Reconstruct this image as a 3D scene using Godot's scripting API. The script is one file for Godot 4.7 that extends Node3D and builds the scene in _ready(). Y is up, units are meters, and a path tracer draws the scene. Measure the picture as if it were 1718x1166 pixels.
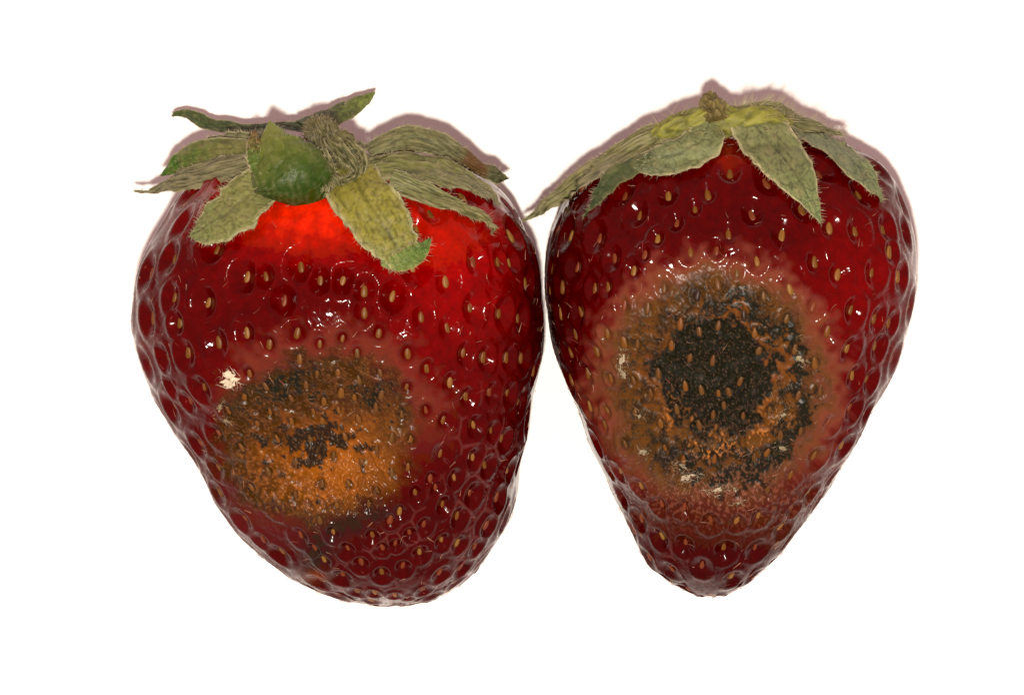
extends Node3D
# Two spoiling strawberries lying on white paper, seen from straight above under a small hard lamp.
# Plan coordinates (pu) are twentieths of a millimetre, x to the right, y towards the viewer's bottom edge, h up.

const S := 0.00005            # metres per plan unit
const CX := 859.0             # plan point below the camera
const CY := 583.0
const HREF := 300.0           # height of the berries' axes
const DIST := 5660.0          # camera above that height

const ROWS := 560
const UP_COLS := 600
const LOW_COLS := 46

var rng := RandomNumberGenerator.new()
var n_low := noise(0.006, 11)
var n_a := noise(0.014, 1)
var n_b := noise(0.04, 2)
var n_c := noise(0.11, 3)
var n_d := noise(0.27, 4)
var n_e := noise(0.07, 5)
var n_cell := noise(0.075, 6, true)
var n_fib := noise(0.05, 7)
var seed_meshes := []
var seed_mats := {}
var mats := {}


func noise(freq: float, s: int, cell := false) -> FastNoiseLite:
	var n := FastNoiseLite.new()
	n.seed = s
	n.frequency = freq
	n.fractal_type = FastNoiseLite.FRACTAL_NONE
	if cell:
		n.noise_type = FastNoiseLite.TYPE_CELLULAR
		n.cellular_return_type = FastNoiseLite.RETURN_DISTANCE2_SUB
	else:
		n.noise_type = FastNoiseLite.TYPE_SIMPLEX_SMOOTH
	return n


func _ready() -> void:
	rng.seed = 20240
	# ---------------------------------------------------------------- camera, surroundings, lamp
	var cam := Camera3D.new()
	cam.name = "camera"
	cam.fov = rad_to_deg(2.0 * atan(583.0 / DIST))
	cam.near = 0.01
	cam.far = 20.0
	add_child(cam)
	cam.position = Vector3(0, (HREF + DIST) * S, 0)
	cam.rotation_degrees = Vector3(-90, 0, 0)
	cam.current = true

	var env := Environment.new()
	env.background_mode = Environment.BG_COLOR
	env.background_color = Color(0.80, 0.645, 0.63)     # the dim pale room around
	env.tonemap_mode = Environment.TONE_MAPPER_LINEAR
	env.tonemap_exposure = 1.0
	env.sdfgi_enabled = true
	env.ssao_enabled = true
	env.ssil_enabled = true
	var we := WorldEnvironment.new()
	we.name = "surroundings"
	we.environment = env
	add_child(we)

	var lamp := AreaLight3D.new()
	lamp.name = "flash_lamp"
	lamp.light_color = Color(1.0, 0.965, 0.91)
	lamp.light_energy = 0.127
	lamp.area_size = Vector2(0.0055, 0.0055)
	lamp.area_normalize_energy = true
	lamp.area_range = 3.0
	lamp.area_attenuation = 2.0
	lamp.shadow_enabled = true
	add_child(lamp)
	lamp.position = Vector3(-0.002, 0.300, 0.0145)
	lamp.look_at_from_position(lamp.position, Vector3(0, 0, 0.002), Vector3(0, 0, -1))

	# ---------------------------------------------------------------- the white paper
	make_materials()
	var sheet := MeshInstance3D.new()
	sheet.name = "paper_sheet"
	var pm := BoxMesh.new()
	pm.size = Vector3(0.6, 0.001, 0.5)
	sheet.mesh = pm
	sheet.material_override = mats.paper
	sheet.position = Vector3(0, -0.0005, 0)
	sheet.set_meta("kind", "structure")
	sheet.set_meta("label", "plain white paper sheet under both strawberries")
	add_child(sheet, true)

	# ---------------------------------------------------------------- the berries
	make_seed_meshes()
	build_left()
	build_right()


# ================================================================ materials
func tone(c: Color) -> Color:
	return c.linear_to_srgb()


func std(rough: float, spec := 0.5) -> StandardMaterial3D:
	var m := StandardMaterial3D.new()
	m.roughness = rough
	m.metallic_specular = spec
	m.vertex_color_use_as_albedo = true
	return m


func make_materials() -> void:
	var paper := StandardMaterial3D.new()
	paper.albedo_color = tone(Color(0.82, 0.815, 0.80))
	paper.roughness = 0.95
	paper.metallic_specular = 0.2
	mats.paper = paper
	var fine := NoiseTexture2D.new()
	fine.width = 512
	fine.height = 512
	fine.seamless = true
	var fn := FastNoiseLite.new()
	fn.seed = 31
	fn.frequency = 0.03
	fn.fractal_octaves = 4
	fine.noise = fn
	mats.fine = fine
	var leaf := std(0.62, 0.4)
	leaf.heightmap_enabled = true
	leaf.heightmap_texture = fine
	leaf.heightmap_scale = 0.006
	leaf.uv1_triplanar = true
	leaf.uv1_scale = Vector3(110, 110, 110)
	leaf.backlight_enabled = true
	leaf.backlight = Color(0.35, 0.38, 0.2)
	leaf.resource_name = "sepal"
	mats.leaf = leaf
	var waxy := leaf.duplicate()
	waxy.roughness = 0.46
	waxy.metallic_specular = 0.35
	mats.waxy = waxy
	var hair := std(0.6, 0.3)
	hair.backlight_enabled = true
	hair.backlight = Color(0.5, 0.5, 0.4)
	mats.hair = hair
	var mould := std(0.9, 0.2)
	mould.heightmap_enabled = true
	mould.heightmap_texture = fine
	mould.heightmap_scale = 0.01
	mould.uv1_triplanar = true
	mould.uv1_scale = Vector3(200, 200, 200)
	mats.mould = mould
	for k in ["amber", "ochre", "brown", "ruddy", "dark"]:
		var m := std(0.42, 0.3)
		var c: Color = {"amber": Color(0.15, 0.055, 0.008), "ochre": Color(0.22, 0.10, 0.02), "brown": Color(0.11, 0.046, 0.010), "ruddy": Color(0.16, 0.035, 0.010), "dark": Color(0.030, 0.014, 0.007)}[k]
		m.albedo_color = tone(c * 0.95)
		seed_mats[k] = m


# ================================================================ small helpers
func w3(x: float, y: float, h: float, o: Vector3) -> Vector3:
	return Vector3((x - CX) * S, h * S, (y - CY) * S) - o


func sm(a: float, b: float, x: float) -> float:
	return smoothstep(a, b, x)


func cat(a: float, b: float, c: float, d: float, t: float) -> float:
	return 0.5 * (2.0 * b + (c - a) * t + (2.0 * a - 5.0 * b + 4.0 * c - d) * t * t + (3.0 * b - a - 3.0 * c + d) * t * t * t)


func spline(k: Array, width: int, t: float) -> Array:
	# k: flat list of points with `width` numbers each, t from 0 to count - 1
	var n := k.size() / width
	var i := clampi(int(t), 0, n - 2)
	var f := t - i
	var i0 := maxi(i - 1, 0) * width
	var i3 := mini(i + 2, n - 1) * width
	var out := []
	for q in width:
		out.append(cat(k[i0 + q], k[i * width + q], k[(i + 1) * width + q], k[i3 + q], f))
	return out


func grid_mesh(p: PackedVector3Array, rows: int, cols: int, col: PackedColorArray, uv: bool, flip: bool, wrap: bool) -> ArrayMesh:
	var nrm := PackedVector3Array()
	nrm.resize(rows * cols)
	var uvs := PackedVector2Array()
	uvs.resize(rows * cols)
	for i in rows:
		var ia := maxi(i - 1, 0) * cols
		var ib := mini(i + 1, rows - 1) * cols
		for j in cols:
			var ja := j - 1
			var jb := j + 1
			if wrap:
				ja = (j + cols - 1) % cols
				jb = (j + 1) % cols
			else:
				ja = maxi(ja, 0)
				jb = mini(jb, cols - 1)
			var n := (p[ib + j] - p[ia + j]).cross(p[i * cols + jb] - p[i * cols + ja])
			if flip:
				n = -n
			if n.length_squared() < 1e-24:
				n = Vector3.UP * 1e-3
			nrm[i * cols + j] = n.normalized()
			uvs[i * cols + j] = Vector2((j + 0.5) / cols, (i + 0.5) / rows)
	# outward normals, whichever way the grid runs
	var mid := Vector3.ZERO
	for k in range(0, rows * cols, 7):
		mid += p[k]
	mid /= float((rows * cols + 6) / 7)
	var sense := 0.0
	for k in range(0, rows * cols, 7):
		sense += (p[k] - mid).normalized().dot(nrm[k])
	if sense < 0.0:
		flip = not flip
		for k in rows * cols:
			nrm[k] = -nrm[k]
	var idx := PackedInt32Array()
	var nc := cols if wrap else cols - 1
	idx.resize((rows - 1) * nc * 6)
	var q := 0
	for i in rows - 1:
		for j in nc:
			var a := i * cols + j
			var b := i * cols + (j + 1) % cols
			var c := a + cols
			var d := b + cols
			if flip:
				idx[q] = a; idx[q + 1] = c; idx[q + 2] = b; idx[q + 3] = b; idx[q + 4] = c; idx[q + 5] = d
			else:
				idx[q] = a; idx[q + 1] = b; idx[q + 2] = c; idx[q + 3] = b; idx[q + 4] = d; idx[q + 5] = c
			q += 6
	var arr := []
	arr.resize(Mesh.ARRAY_MAX)
	arr[Mesh.ARRAY_VERTEX] = p
	arr[Mesh.ARRAY_NORMAL] = nrm
	arr[Mesh.ARRAY_COLOR] = col
	arr[Mesh.ARRAY_INDEX] = idx
	if uv:
		arr[Mesh.ARRAY_TEX_UV] = uvs
	var m := ArrayMesh.new()
	m.add_surface_from_arrays(Mesh.PRIMITIVE_TRIANGLES, arr)
	return m


func part(called: String, m: Mesh, mat: Material, parent: Node3D, kind := "") -> MeshInstance3D:
	var o := MeshInstance3D.new()
	var nm := called
	var k := 0
	while parent.has_node(nm):
		k += 1
		nm = "%s_%03d" % [called, k]
	o.name = nm
	o.mesh = m
	o.material_override = mat
	parent.add_child(o, true)
	if kind != "":
		o.set_meta("kind", kind)
	return o


func make_seed_meshes() -> void:
	# a small teardrop, blunt at +z, pointed at -z, unit length 2 along z
	for v in 3:
		var rows := 8
		var cols := 10
		var p := PackedVector3Array()
		var c := PackedColorArray()
		for i in rows:
			var t := float(i) / (rows - 1)
			var z := -cos(t * PI)
			var r: float = pow(sin(t * PI), 0.85) * (0.80 + 0.22 * z) if i > 0 and i < rows - 1 else 0.004
			for j in cols:
				var a := TAU * j / cols
				var bulge: float = 1.0 + 0.10 * sin(a * 2.0 + v) + 0.06 * sin(a * 3.0 + z * 4.0 + v * 2.0)
				p.append(Vector3(cos(a) * r * bulge, sin(a) * r * bulge, z))
				var sh: float = 0.85 + 0.25 * sin(a * 5.0 + v * 1.7) * sin(t * PI)
				sh *= 0.72 if absf(z) > 0.85 else 1.0
				c.append(Color(sh, sh * (0.95 + 0.05 * v), sh))
		seed_meshes.append(grid_mesh(p, rows, cols, c, false, false, true))


# ================================================================ hair strands
class Hairs:
	var p := PackedVector3Array()
	var n := PackedVector3Array()
	var c := PackedColorArray()
	var idx := PackedInt32Array()

	func strand(base: Vector3, dir: Vector3, bend: Vector3, length: float, width: float, col: Color) -> void:
		var side := dir.cross(bend + Vector3(0.013, 0.021, 0.017))
		if side.length_squared() < 1e-12:
			side = Vector3.RIGHT
		side = side.normalized() * width * 0.5
		var up := dir.cross(side).normalized()
		if up.y < 0.0:
			side = -side
			up = -up
		var f := p.size()
		for k in 4:
			var t := k / 3.0
			var at := base + dir * length * t + bend * length * t * t
			var w := 1.0 - 0.8 * t
			p.append(at - side * w)
			p.append(at + side * w)
			n.append(up)
			n.append(up)
			c.append(col)
			c.append(col)
		for k in 3:
			var a := f + k * 2
			idx.append_array(PackedInt32Array([a, a + 1, a + 2, a + 1, a + 3, a + 2]))

	func mesh() -> ArrayMesh:
		var arr := []
		arr.resize(Mesh.ARRAY_MAX)
		arr[Mesh.ARRAY_VERTEX] = p
		arr[Mesh.ARRAY_NORMAL] = n
		arr[Mesh.ARRAY_COLOR] = c
		arr[Mesh.ARRAY_INDEX] = idx
		var m := ArrayMesh.new()
		m.add_surface_from_arrays(Mesh.PRIMITIVE_TRIANGLES, arr)
		return m


# ================================================================ a berry
class Berry:
	var root: Node3D
	var flesh: MeshInstance3D
	var o := Vector3.ZERO
	var sec := []                    # sections: lx ly rx ry depth centre_height
	var pos := PackedVector3Array()  # coarse upper surface in plan units (x, h, y)
	var nor := PackedVector3Array()
	var gx0 := 0.0
	var gy0 := 0.0
	var gw := 0
	var gh := 0
	var hm := PackedFloat32Array()
	var vrow := PackedFloat32Array()
	var ucol := PackedFloat32Array()
	var disp_pos := PackedVector3Array()
	var disp_nor := PackedVector3Array()
	var hairs: Hairs


func body_point(sv: Array, u: float) -> Vector3:
	# a cross section: fuller than an ellipse on the shoulders
	var cu := cos(u)
	var su := signf(sin(u)) * pow(absf(sin(u)), 0.74)
	var mx: float = (sv[0] + sv[2]) * 0.5
	var my: float = (sv[1] + sv[3]) * 0.5
	return Vector3(mx + cu * (sv[2] - sv[0]) * 0.5, sv[5] + su * sv[4], my + cu * (sv[3] - sv[1]) * 0.5)


func fit_rows(b: Berry) -> void:
	var n := b.sec.size() / 6
	var fine := 1200
	var acc := PackedFloat32Array()
	acc.resize(fine + 1)
	var last := spline(b.sec, 6, 0.0)
	for i in range(1, fine + 1):
		var s := spline(b.sec, 6, float(i) / fine * (n - 1))
		var l := Vector2(s[0] - last[0], s[1] - last[1]).length() + Vector2(s[2] - last[2], s[3] - last[3]).length()
		acc[i] = acc[i - 1] + l
		last = s
	b.vrow.resize(ROWS)
	var k := 0
	for i in ROWS:
		var want := acc[fine] * float(i) / (ROWS - 1)
		while k < fine - 1 and acc[k + 1] < want:
			k += 1
		var f := (want - acc[k]) / maxf(acc[k + 1] - acc[k], 1e-6)
		b.vrow[i] = (k + clampf(f, 0, 1)) / fine * (n - 1)
	var cols := UP_COLS + 2 * LOW_COLS + 1
	b.ucol.resize(cols)
	for j in cols:
		if j < LOW_COLS:
			b.ucol[j] = lerpf(-PI / 2, -0.26, float(j) / LOW_COLS)
		elif j <= LOW_COLS + UP_COLS:
			b.ucol[j] = lerpf(-0.26, PI + 0.26, float(j - LOW_COLS) / UP_COLS)
		else:
			b.ucol[j] = lerpf(PI + 0.26, PI * 1.5, float(j - LOW_COLS - UP_COLS) / LOW_COLS)


func coarse(b: Berry) -> void:
	# coarse upper surface, its normals and a height map over the plan
	var n := 140
	var m := 90
	b.pos.resize(n * m)
	b.nor.resize(n * m)
	var lo := Vector2(1e9, 1e9)
	var hi := Vector2(-1e9, -1e9)
	for i in n:
		var s := spline(b.sec, 6, b.vrow[int(float(i) / (n - 1) * (ROWS - 1))])
		for j in m:
			var p := body_point(s, PI * j / (m - 1))
			b.pos[i * m + j] = p
			lo = lo.min(Vector2(p.x, p.z))
			hi = hi.max(Vector2(p.x, p.z))
	for i in n:
		for j in m:
			var q := (b.pos[mini(i + 1, n - 1) * m + j] - b.pos[maxi(i - 1, 0) * m + j]).cross(b.pos[i * m + mini(j + 1, m - 1)] - b.pos[i * m + maxi(j - 1, 0)])
			q = q.normalized() if q.length_squared() > 1e-9 else Vector3.UP
			if q.y < 0:
				q = -q
			b.nor[i * m + j] = q
	b.gx0 = lo.x - 20
	b.gy0 = lo.y - 20
	b.gw = int((hi.x - lo.x + 40) / 12.0) + 2
	b.gh = int((hi.y - lo.y + 40) / 12.0) + 2
	b.hm.resize(b.gw * b.gh)
	b.hm.fill(-1.0)
	for p in b.pos:
		var k := int(roundf((p.z - b.gy0) / 12.0)) * b.gw + int(roundf((p.x - b.gx0) / 12.0))
		b.hm[k] = maxf(b.hm[k], p.y)
	for pass_ in 2:
		var was := b.hm.duplicate()
		for j in range(1, b.gh - 1):
			for i in range(1, b.gw - 1):
				var k := j * b.gw + i
				var sum := 0.0
				var cnt := 0.0
				for q in [k - 1, k + 1, k - b.gw, k + b.gw, k]:
					if was[q] > 0.0:
						sum += was[q]
						cnt += 1.0
				if cnt >= (4.0 if was[k] < 0.0 else 1.0):
					b.hm[k] = sum / cnt


func over(b: Berry, x: float, y: float) -> float:
	var fx := (x - b.gx0) / 12.0
	var fy := (y - b.gy0) / 12.0
	var i := int(fx)
	var j := int(fy)
	if i < 0 or j < 0 or i >= b.gw - 1 or j >= b.gh - 1:
		return -1.0
	var k := j * b.gw + i
	var h00 := b.hm[k]
	var h10 := b.hm[k + 1]
	var h01 := b.hm[k + b.gw]
	var h11 := b.hm[k + b.gw + 1]
	if minf(minf(h00, h10), minf(h01, h11)) < 0.0:
		return -1.0
	return lerpf(lerpf(h00, h10, fx - i), lerpf(h01, h11, fx - i), fy - j)


func seen_from_above(b: Berry, x: float, y: float) -> int:
	# nearest coarse point of the upper surface to a place in the view from above
	var best := -1
	var bd := 1e12
	for k in b.pos.size():
		var p := b.pos[k]
		var f := DIST / (DIST - (p.y - HREF))
		var dx := CX + (p.x - CX) * f - x
		var dy := CY + (p.z - CY) * f - y
		var d := dx * dx + dy * dy
		if d < bd:
			bd = d
			best = k
	return best


func build_body(b: Berry, seeds: PackedVector2Array, look: Callable, shape: Callable) -> void:
	var cols := b.ucol.size()
	var base := PackedVector3Array()
	base.resize(ROWS * cols)
	for i in ROWS:
		var s := spline(b.sec, 6, b.vrow[i])
		for j in cols:
			base[i * cols + j] = body_point(s, b.ucol[j])
	var bn := PackedVector3Array()
	bn.resize(ROWS * cols)
	for i in ROWS:
		for j in cols:
			var q := (base[mini(i + 1, ROWS - 1) * cols + j] - base[maxi(i - 1, 0) * cols + j]).cross(base[i * cols + mini(j + 1, cols - 1)] - base[i * cols + maxi(j - 1, 0)])
			q = -q
			bn[i * cols + j] = q.normalized() if q.length_squared() > 1e-12 else (Vector3(0, 0, -1) if i < 10 else Vector3(0, 0, 1))
	# ---- seed sites: grid row and column of each
	var site := []
	for s in seeds:
		var k := seen_from_above(b, s.x, s.y)
		var i := int(float(k / 90) / 139.0 * (ROWS - 1))
		var u := PI * (k % 90) / 89.0
		var j := LOW_COLS + int(roundf((u + 0.26) / (PI + 0.52) * UP_COLS))
		site.append([i, j, s.x, s.y])
	for q in 900:
		var u := rng.randf_range(0.12, PI - 0.12)
		var i := rng.randi_range(70, ROWS - 25)
		var j := LOW_COLS + int(roundf((u + 0.26) / (PI + 0.52) * UP_COLS))
		var at := base[i * cols + j]
		var gap := lerpf(66.0, 47.0, sm(560.0, 700.0, at.z))
		var free := not (at.z < 450.0 and at.x > 400.0 and at.x < 700.0)
		for s in site:
			if base[s[0] * cols + s[1]].distance_squared_to(at) < gap * gap:
				free = false
				break
		if free:
			site.append([i, j, at.x, at.z])
	for row in range(5, 30):
		for a in [-0.20, -0.62, -1.1, PI + 0.20, PI + 0.62, PI + 1.1]:
			if row % 2 == int(absf(a) * 10.0) % 2 and row < 27:
				var i := int(row / 31.0 * (ROWS - 1)) + rng.randi_range(-5, 5)
				var u: float = a + rng.randf_range(-0.06, 0.06)
				var j := 0
				while j < cols - 1 and b.ucol[j] < u:
					j += 1
				site.append([i, j, -1.0, -1.0])
	# ---- size of each pit from the distance to its neighbours
	var n := site.size()
	var rad := PackedFloat32Array()
	rad.resize(n)
	for a in n:
		var near := 1e9
		var near2 := 1e9
		var pa := base[site[a][0] * cols + site[a][1]]
		for c in n:
			if c != a:
				var d := pa.distance_to(base[site[c][0] * cols + site[c][1]])
				if d < near:
					near2 = near
					near = d
				elif d < near2:
					near2 = d
		rad[a] = clampf(0.225 * (near + near2), 14.0, 31.0)
		if site[a][2] > 0.0 and site[a][3] < 560.0 and site[a][3] > 420.0 and site[a][2] > 370.0 and site[a][2] < 700.0:
			rad[a] = clampf(rad[a] * 1.35, 26.0, 40.0)
	# ---- stamp pits
	var pit := PackedFloat32Array()
	var f1 := PackedFloat32Array()
	var f2 := PackedFloat32Array()
	for q in [pit, f1, f2]:
		pass
	pit.resize(ROWS * cols)
	f1.resize(ROWS * cols)
	f2.resize(ROWS * cols)
	f1.fill(9.0)
	f2.fill(9.0)
	var info := []
	for a in n:
		var si: int = site[a][0]
		var sj: int = site[a][1]
		var pa := base[si * cols + sj]
		var nn := bn[si * cols + sj]
		var ax := (base[mini(si + 2, ROWS - 1) * cols + sj] - base[maxi(si - 2, 0) * cols + sj])
		ax = (ax - nn * ax.dot(nn)).normalized()
		var sd := ax.cross(nn)
		var rot: float = shape.call(pa.x, pa.z, pa.y)[1]      # 0 sound .. 1 rotten
		var r := rad[a] * lerpf(1.0, 0.72, rot)
		var depth := r * lerpf(0.42, 0.12, rot) * rng.randf_range(0.75, 1.25)
		depth *= 1.0 + 0.55 * exp(-(pow((pa.x - 545.0) / 170.0, 2.0) + pow((pa.z - 480.0) / 60.0, 2.0)))
		depth *= lerpf(0.60, 1.0, clampf(nn.y * 1.4, 0.0, 1.0))
		info.append([pa, nn, ax, sd, rot, r, depth])
		var ra := 1.18 * r
		var rb := 0.92 * r
		var wi := int(ra * 2.0 / 1.5) + 2
		var wj := int(rb * 2.0 / 1.3) + 4
		for i in range(maxi(si - wi, 0), mini(si + wi + 1, ROWS)):
			for j in range(maxi(sj - wj, 0), mini(sj + wj + 1, cols)):
				var k := i * cols + j
				var v := base[k] - pa
				var da := v.dot(ax) / ra
				var db := v.dot(sd) / rb
				var d2 := da * da + db * db
				if d2 > 5.0:
					continue
				var d := sqrt(d2)
				if d < f1[k]:
					f2[k] = f1[k]
					f1[k] = d
				elif d < f2[k]:
					f2[k] = d
				var t := 1.0 - smoothstep(0.05, 1.0, d)
				if t > 0.0:
					pit[k] = maxf(pit[k], depth * t)
	# ---- colours, relief
	var p := PackedVector3Array()
	p.resize(ROWS * cols)
	var col := PackedColorArray()
	col.resize(ROWS * cols)
	var rough := PackedByteArray()
	rough.resize(ROWS * cols)
	var zero := Vector3.ZERO
	for i in ROWS:
		var cap := sm(0.0, 12.0, i) * sm(0.0, 12.0, ROWS - 1 - i)
		for j in cols:
			var k := i * cols + j
			var q := base[k]
			var top := j >= LOW_COLS and j <= LOW_COLS + UP_COLS
			var rel := 0.0
			if top:
				var sh: Array = shape.call(q.x, q.z, q.y)
				sh[0] *= sm(0.50, 0.96, sin(b.ucol[j]))
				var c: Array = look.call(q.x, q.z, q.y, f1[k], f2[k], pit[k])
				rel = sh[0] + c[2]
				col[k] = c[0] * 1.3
				rough[k] = int(clampf(c[1], 0, 1) * 255)
				rel += n_low.get_noise_3d(q.x, q.y, q.z) * 7.0
			else:
				col[k] = Color(0.07, 0.002, 0.002)
				rough[k] = 60
			rel -= pit[k]
			if top and f1[k] < 1.6:
				var zone := exp(-(pow((q.x - 545.0) / 175.0, 2.0) + pow((q.z - 485.0) / 62.0, 2.0)))
				rel += (2.2 + 2.6 * zone) * exp(-pow((f1[k] - 1.05) / (0.30 + 0.12 * zone), 2.0))
			p[k] = q + bn[k] * rel * cap
	b.disp_pos = p
	b.disp_nor = bn
	var out := PackedVector3Array()
	out.resize(ROWS * cols)
	for k in ROWS * cols:
		out[k] = w3(p[k].x, p[k].z, maxf(p[k].y, 0.6), b.o)
	var mat := std(1.0, 0.24)
	var im := Image.create_from_data(cols, ROWS, false, Image.FORMAT_L8, rough)
	mat.roughness_texture = ImageTexture.create_from_image(im)
	mat.roughness_texture_channel = BaseMaterial3D.TEXTURE_CHANNEL_RED
	mat.texture_repeat = false
	mat.resource_name = "strawberry_skin"
	b.flesh = part("flesh", grid_mesh(out, ROWS, cols, col, true, false, false), mat, b.root)
	# ---- the seeds
	for a in n:
		var f: Array = info[a]
		var si: int = site[a][0]
		var sj: int = site[a][1]
		var at := p[si * cols + sj]
		var o := MeshInstance3D.new()
		o.name = "seed" if a == 0 else "seed_%03d" % a
		o.mesh = seed_meshes[rng.randi() % 3]
		var kind := "amber"
		var t := rng.randf()
		var rot: float = f[4]
		var tip := sm(760.0, 900.0, at.z)
		if rot > 0.5:
			kind = "brown" if t < 0.62 else ("amber" if t < 0.94 else "dark")
		elif t < 0.16 + 0.40 * tip:
			kind = "ruddy"
		elif t > 0.75:
			kind = "ochre"
		if site[a][2] < 0.0:
			kind = "dark" if t < 0.5 else "brown"
		o.material_override = seed_mats[kind]
		var ln := rng.randf_range(9.5, 13.5) * lerpf(1.0, 0.80, sm(560.0, 700.0, at.z))
		var wd := ln * rng.randf_range(0.46, 0.58)
		var yaw := rng.randf_range(-0.3, 0.3)
		var nn: Vector3 = f[1]
		var ax: Vector3 = (f[2] as Vector3).rotated(nn, yaw)
		var sd := nn.cross(ax)
		var bs := Basis(sd * wd * S, nn * wd * 0.72 * S, ax * ln * S)
		o.transform = Transform3D(bs, w3(at.x, at.z, at.y, b.o) + nn * wd * S * (rng.randf_range(-0.12, 0.14) + 0.6 * sm(0.6, 0.2, nn.y)))
		if site[a][2] < 0.0 and t < 0.45:
			o.position += nn * f[6] * S * 0.9
		b.flesh.add_child(o, true)


func surface_hairs(b: Berry, count: int) -> void:
	# dry styles and lint that cling to the skin
	var h := Hairs.new()
	var cols := b.ucol.size()
	for q in count:
		var i := rng.randi_range(20, ROWS - 20)
		var j := LOW_COLS + rng.randi_range(4, UP_COLS - 4)
		var k := i * cols + j
		var nn := b.disp_nor[k]
		var t1 := nn.cross(Vector3(rng.randf_range(-1, 1), rng.randf_range(-1, 1), rng.randf_range(-1, 1))).normalized()
		var t2 := nn.cross(t1)
		var ln := rng.randf_range(5.0, 19.0)
		var c := Color(0.30, 0.16, 0.10) if rng.randf() < 0.6 else Color(0.22, 0.05, 0.04)
		h.strand(w3(b.disp_pos[k].x, b.disp_pos[k].z, b.disp_pos[k].y, b.o) + nn * 1.2 * S, (t1 + nn * 0.16).normalized(), t2 * rng.randf_range(-0.5, 0.5) - nn * 0.15, ln * S, rng.randf_range(0.7, 1.3) * S, c)
	part("dry_style", h.mesh(), mats.hair, b.flesh, "stuff")


func tuft(b: Berry, x: float, y: float, size: float, stretch: float, turn: float, strands: int, col: Color) -> void:
	# a crumb of white mould with a few threads
	var k0 := seen_from_above(b, x, y)
	var gi := int(float(k0 / 90) / 139.0 * (ROWS - 1))
	var gj := LOW_COLS + int(roundf((PI * (k0 % 90) / 89.0 + 0.26) / (PI + 0.52) * UP_COLS))
	var c := b.disp_pos[gi * b.ucol.size() + gj]
	var nn := b.disp_nor[gi * b.ucol.size() + gj]
	var rows := 14
	var cols := 20
	var p := PackedVector3Array()
	var cc := PackedColorArray()
	var t1 := nn.cross(Vector3(0, 0, 1)).normalized().rotated(nn, turn)
	var t2 := nn.cross(t1)
	var sh: float = 0.0
	for i in rows:
		var th := PI * i / (rows - 1)
		for j in cols:
			var a := TAU * j / cols
			var d := Vector3(sin(th) * cos(a), cos(th), sin(th) * sin(a))
			var r := size * (0.85 if size > 15.0 else 0.5) * (0.75 + 0.75 * n_e.get_noise_3d(d.x * 16 + x, d.y * 16, d.z * 16 + y) + 0.35 * n_c.get_noise_3d(d.x * 22 + y, d.y * 22 + x, d.z * 22))
			var v := t1 * d.x * r * stretch * 1.3 + nn * d.y * r * 0.24 + t2 * d.z * r
			v += c + nn * sh
			p.append(w3(v.x, v.z, v.y, b.o))
			cc.append(col * (0.9 + 0.2 * n_c.get_noise_3d(v.x, v.y, v.z)))
	var m := part("mould_tuft", grid_mesh(p, rows, cols, cc, false, true, true), mats.mould, b.flesh)
	var h := Hairs.new()
	for q in strands * 7:
		var a := rng.randf() * TAU
		var far := sqrt(rng.randf()) * size * 1.25
		var st := c + (t1 * cos(a) * stretch * 1.3 + t2 * sin(a)) * far + nn * (sh + rng.randf_range(1.5, 4.0) * (1.0 - far / size * 0.6))
		a = rng.randf() * TAU
		var d := (t1 * cos(a) * stretch + t2 * sin(a)).normalized()
		h.strand(w3(st.x, st.z, st.y, b.o), (d + nn * rng.randf_range(0.0, 0.25)).normalized(), nn.cross(d) * rng.randf_range(-1.2, 1.2) - nn * 0.15, maxf(size, 9.0) * rng.randf_range(0.4, 1.1) * S, rng.randf_range(0.6, 1.2) * S, col)
	if strands > 0:
		part("mould_thread", h.mesh(), mats.hair, m, "stuff")


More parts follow.
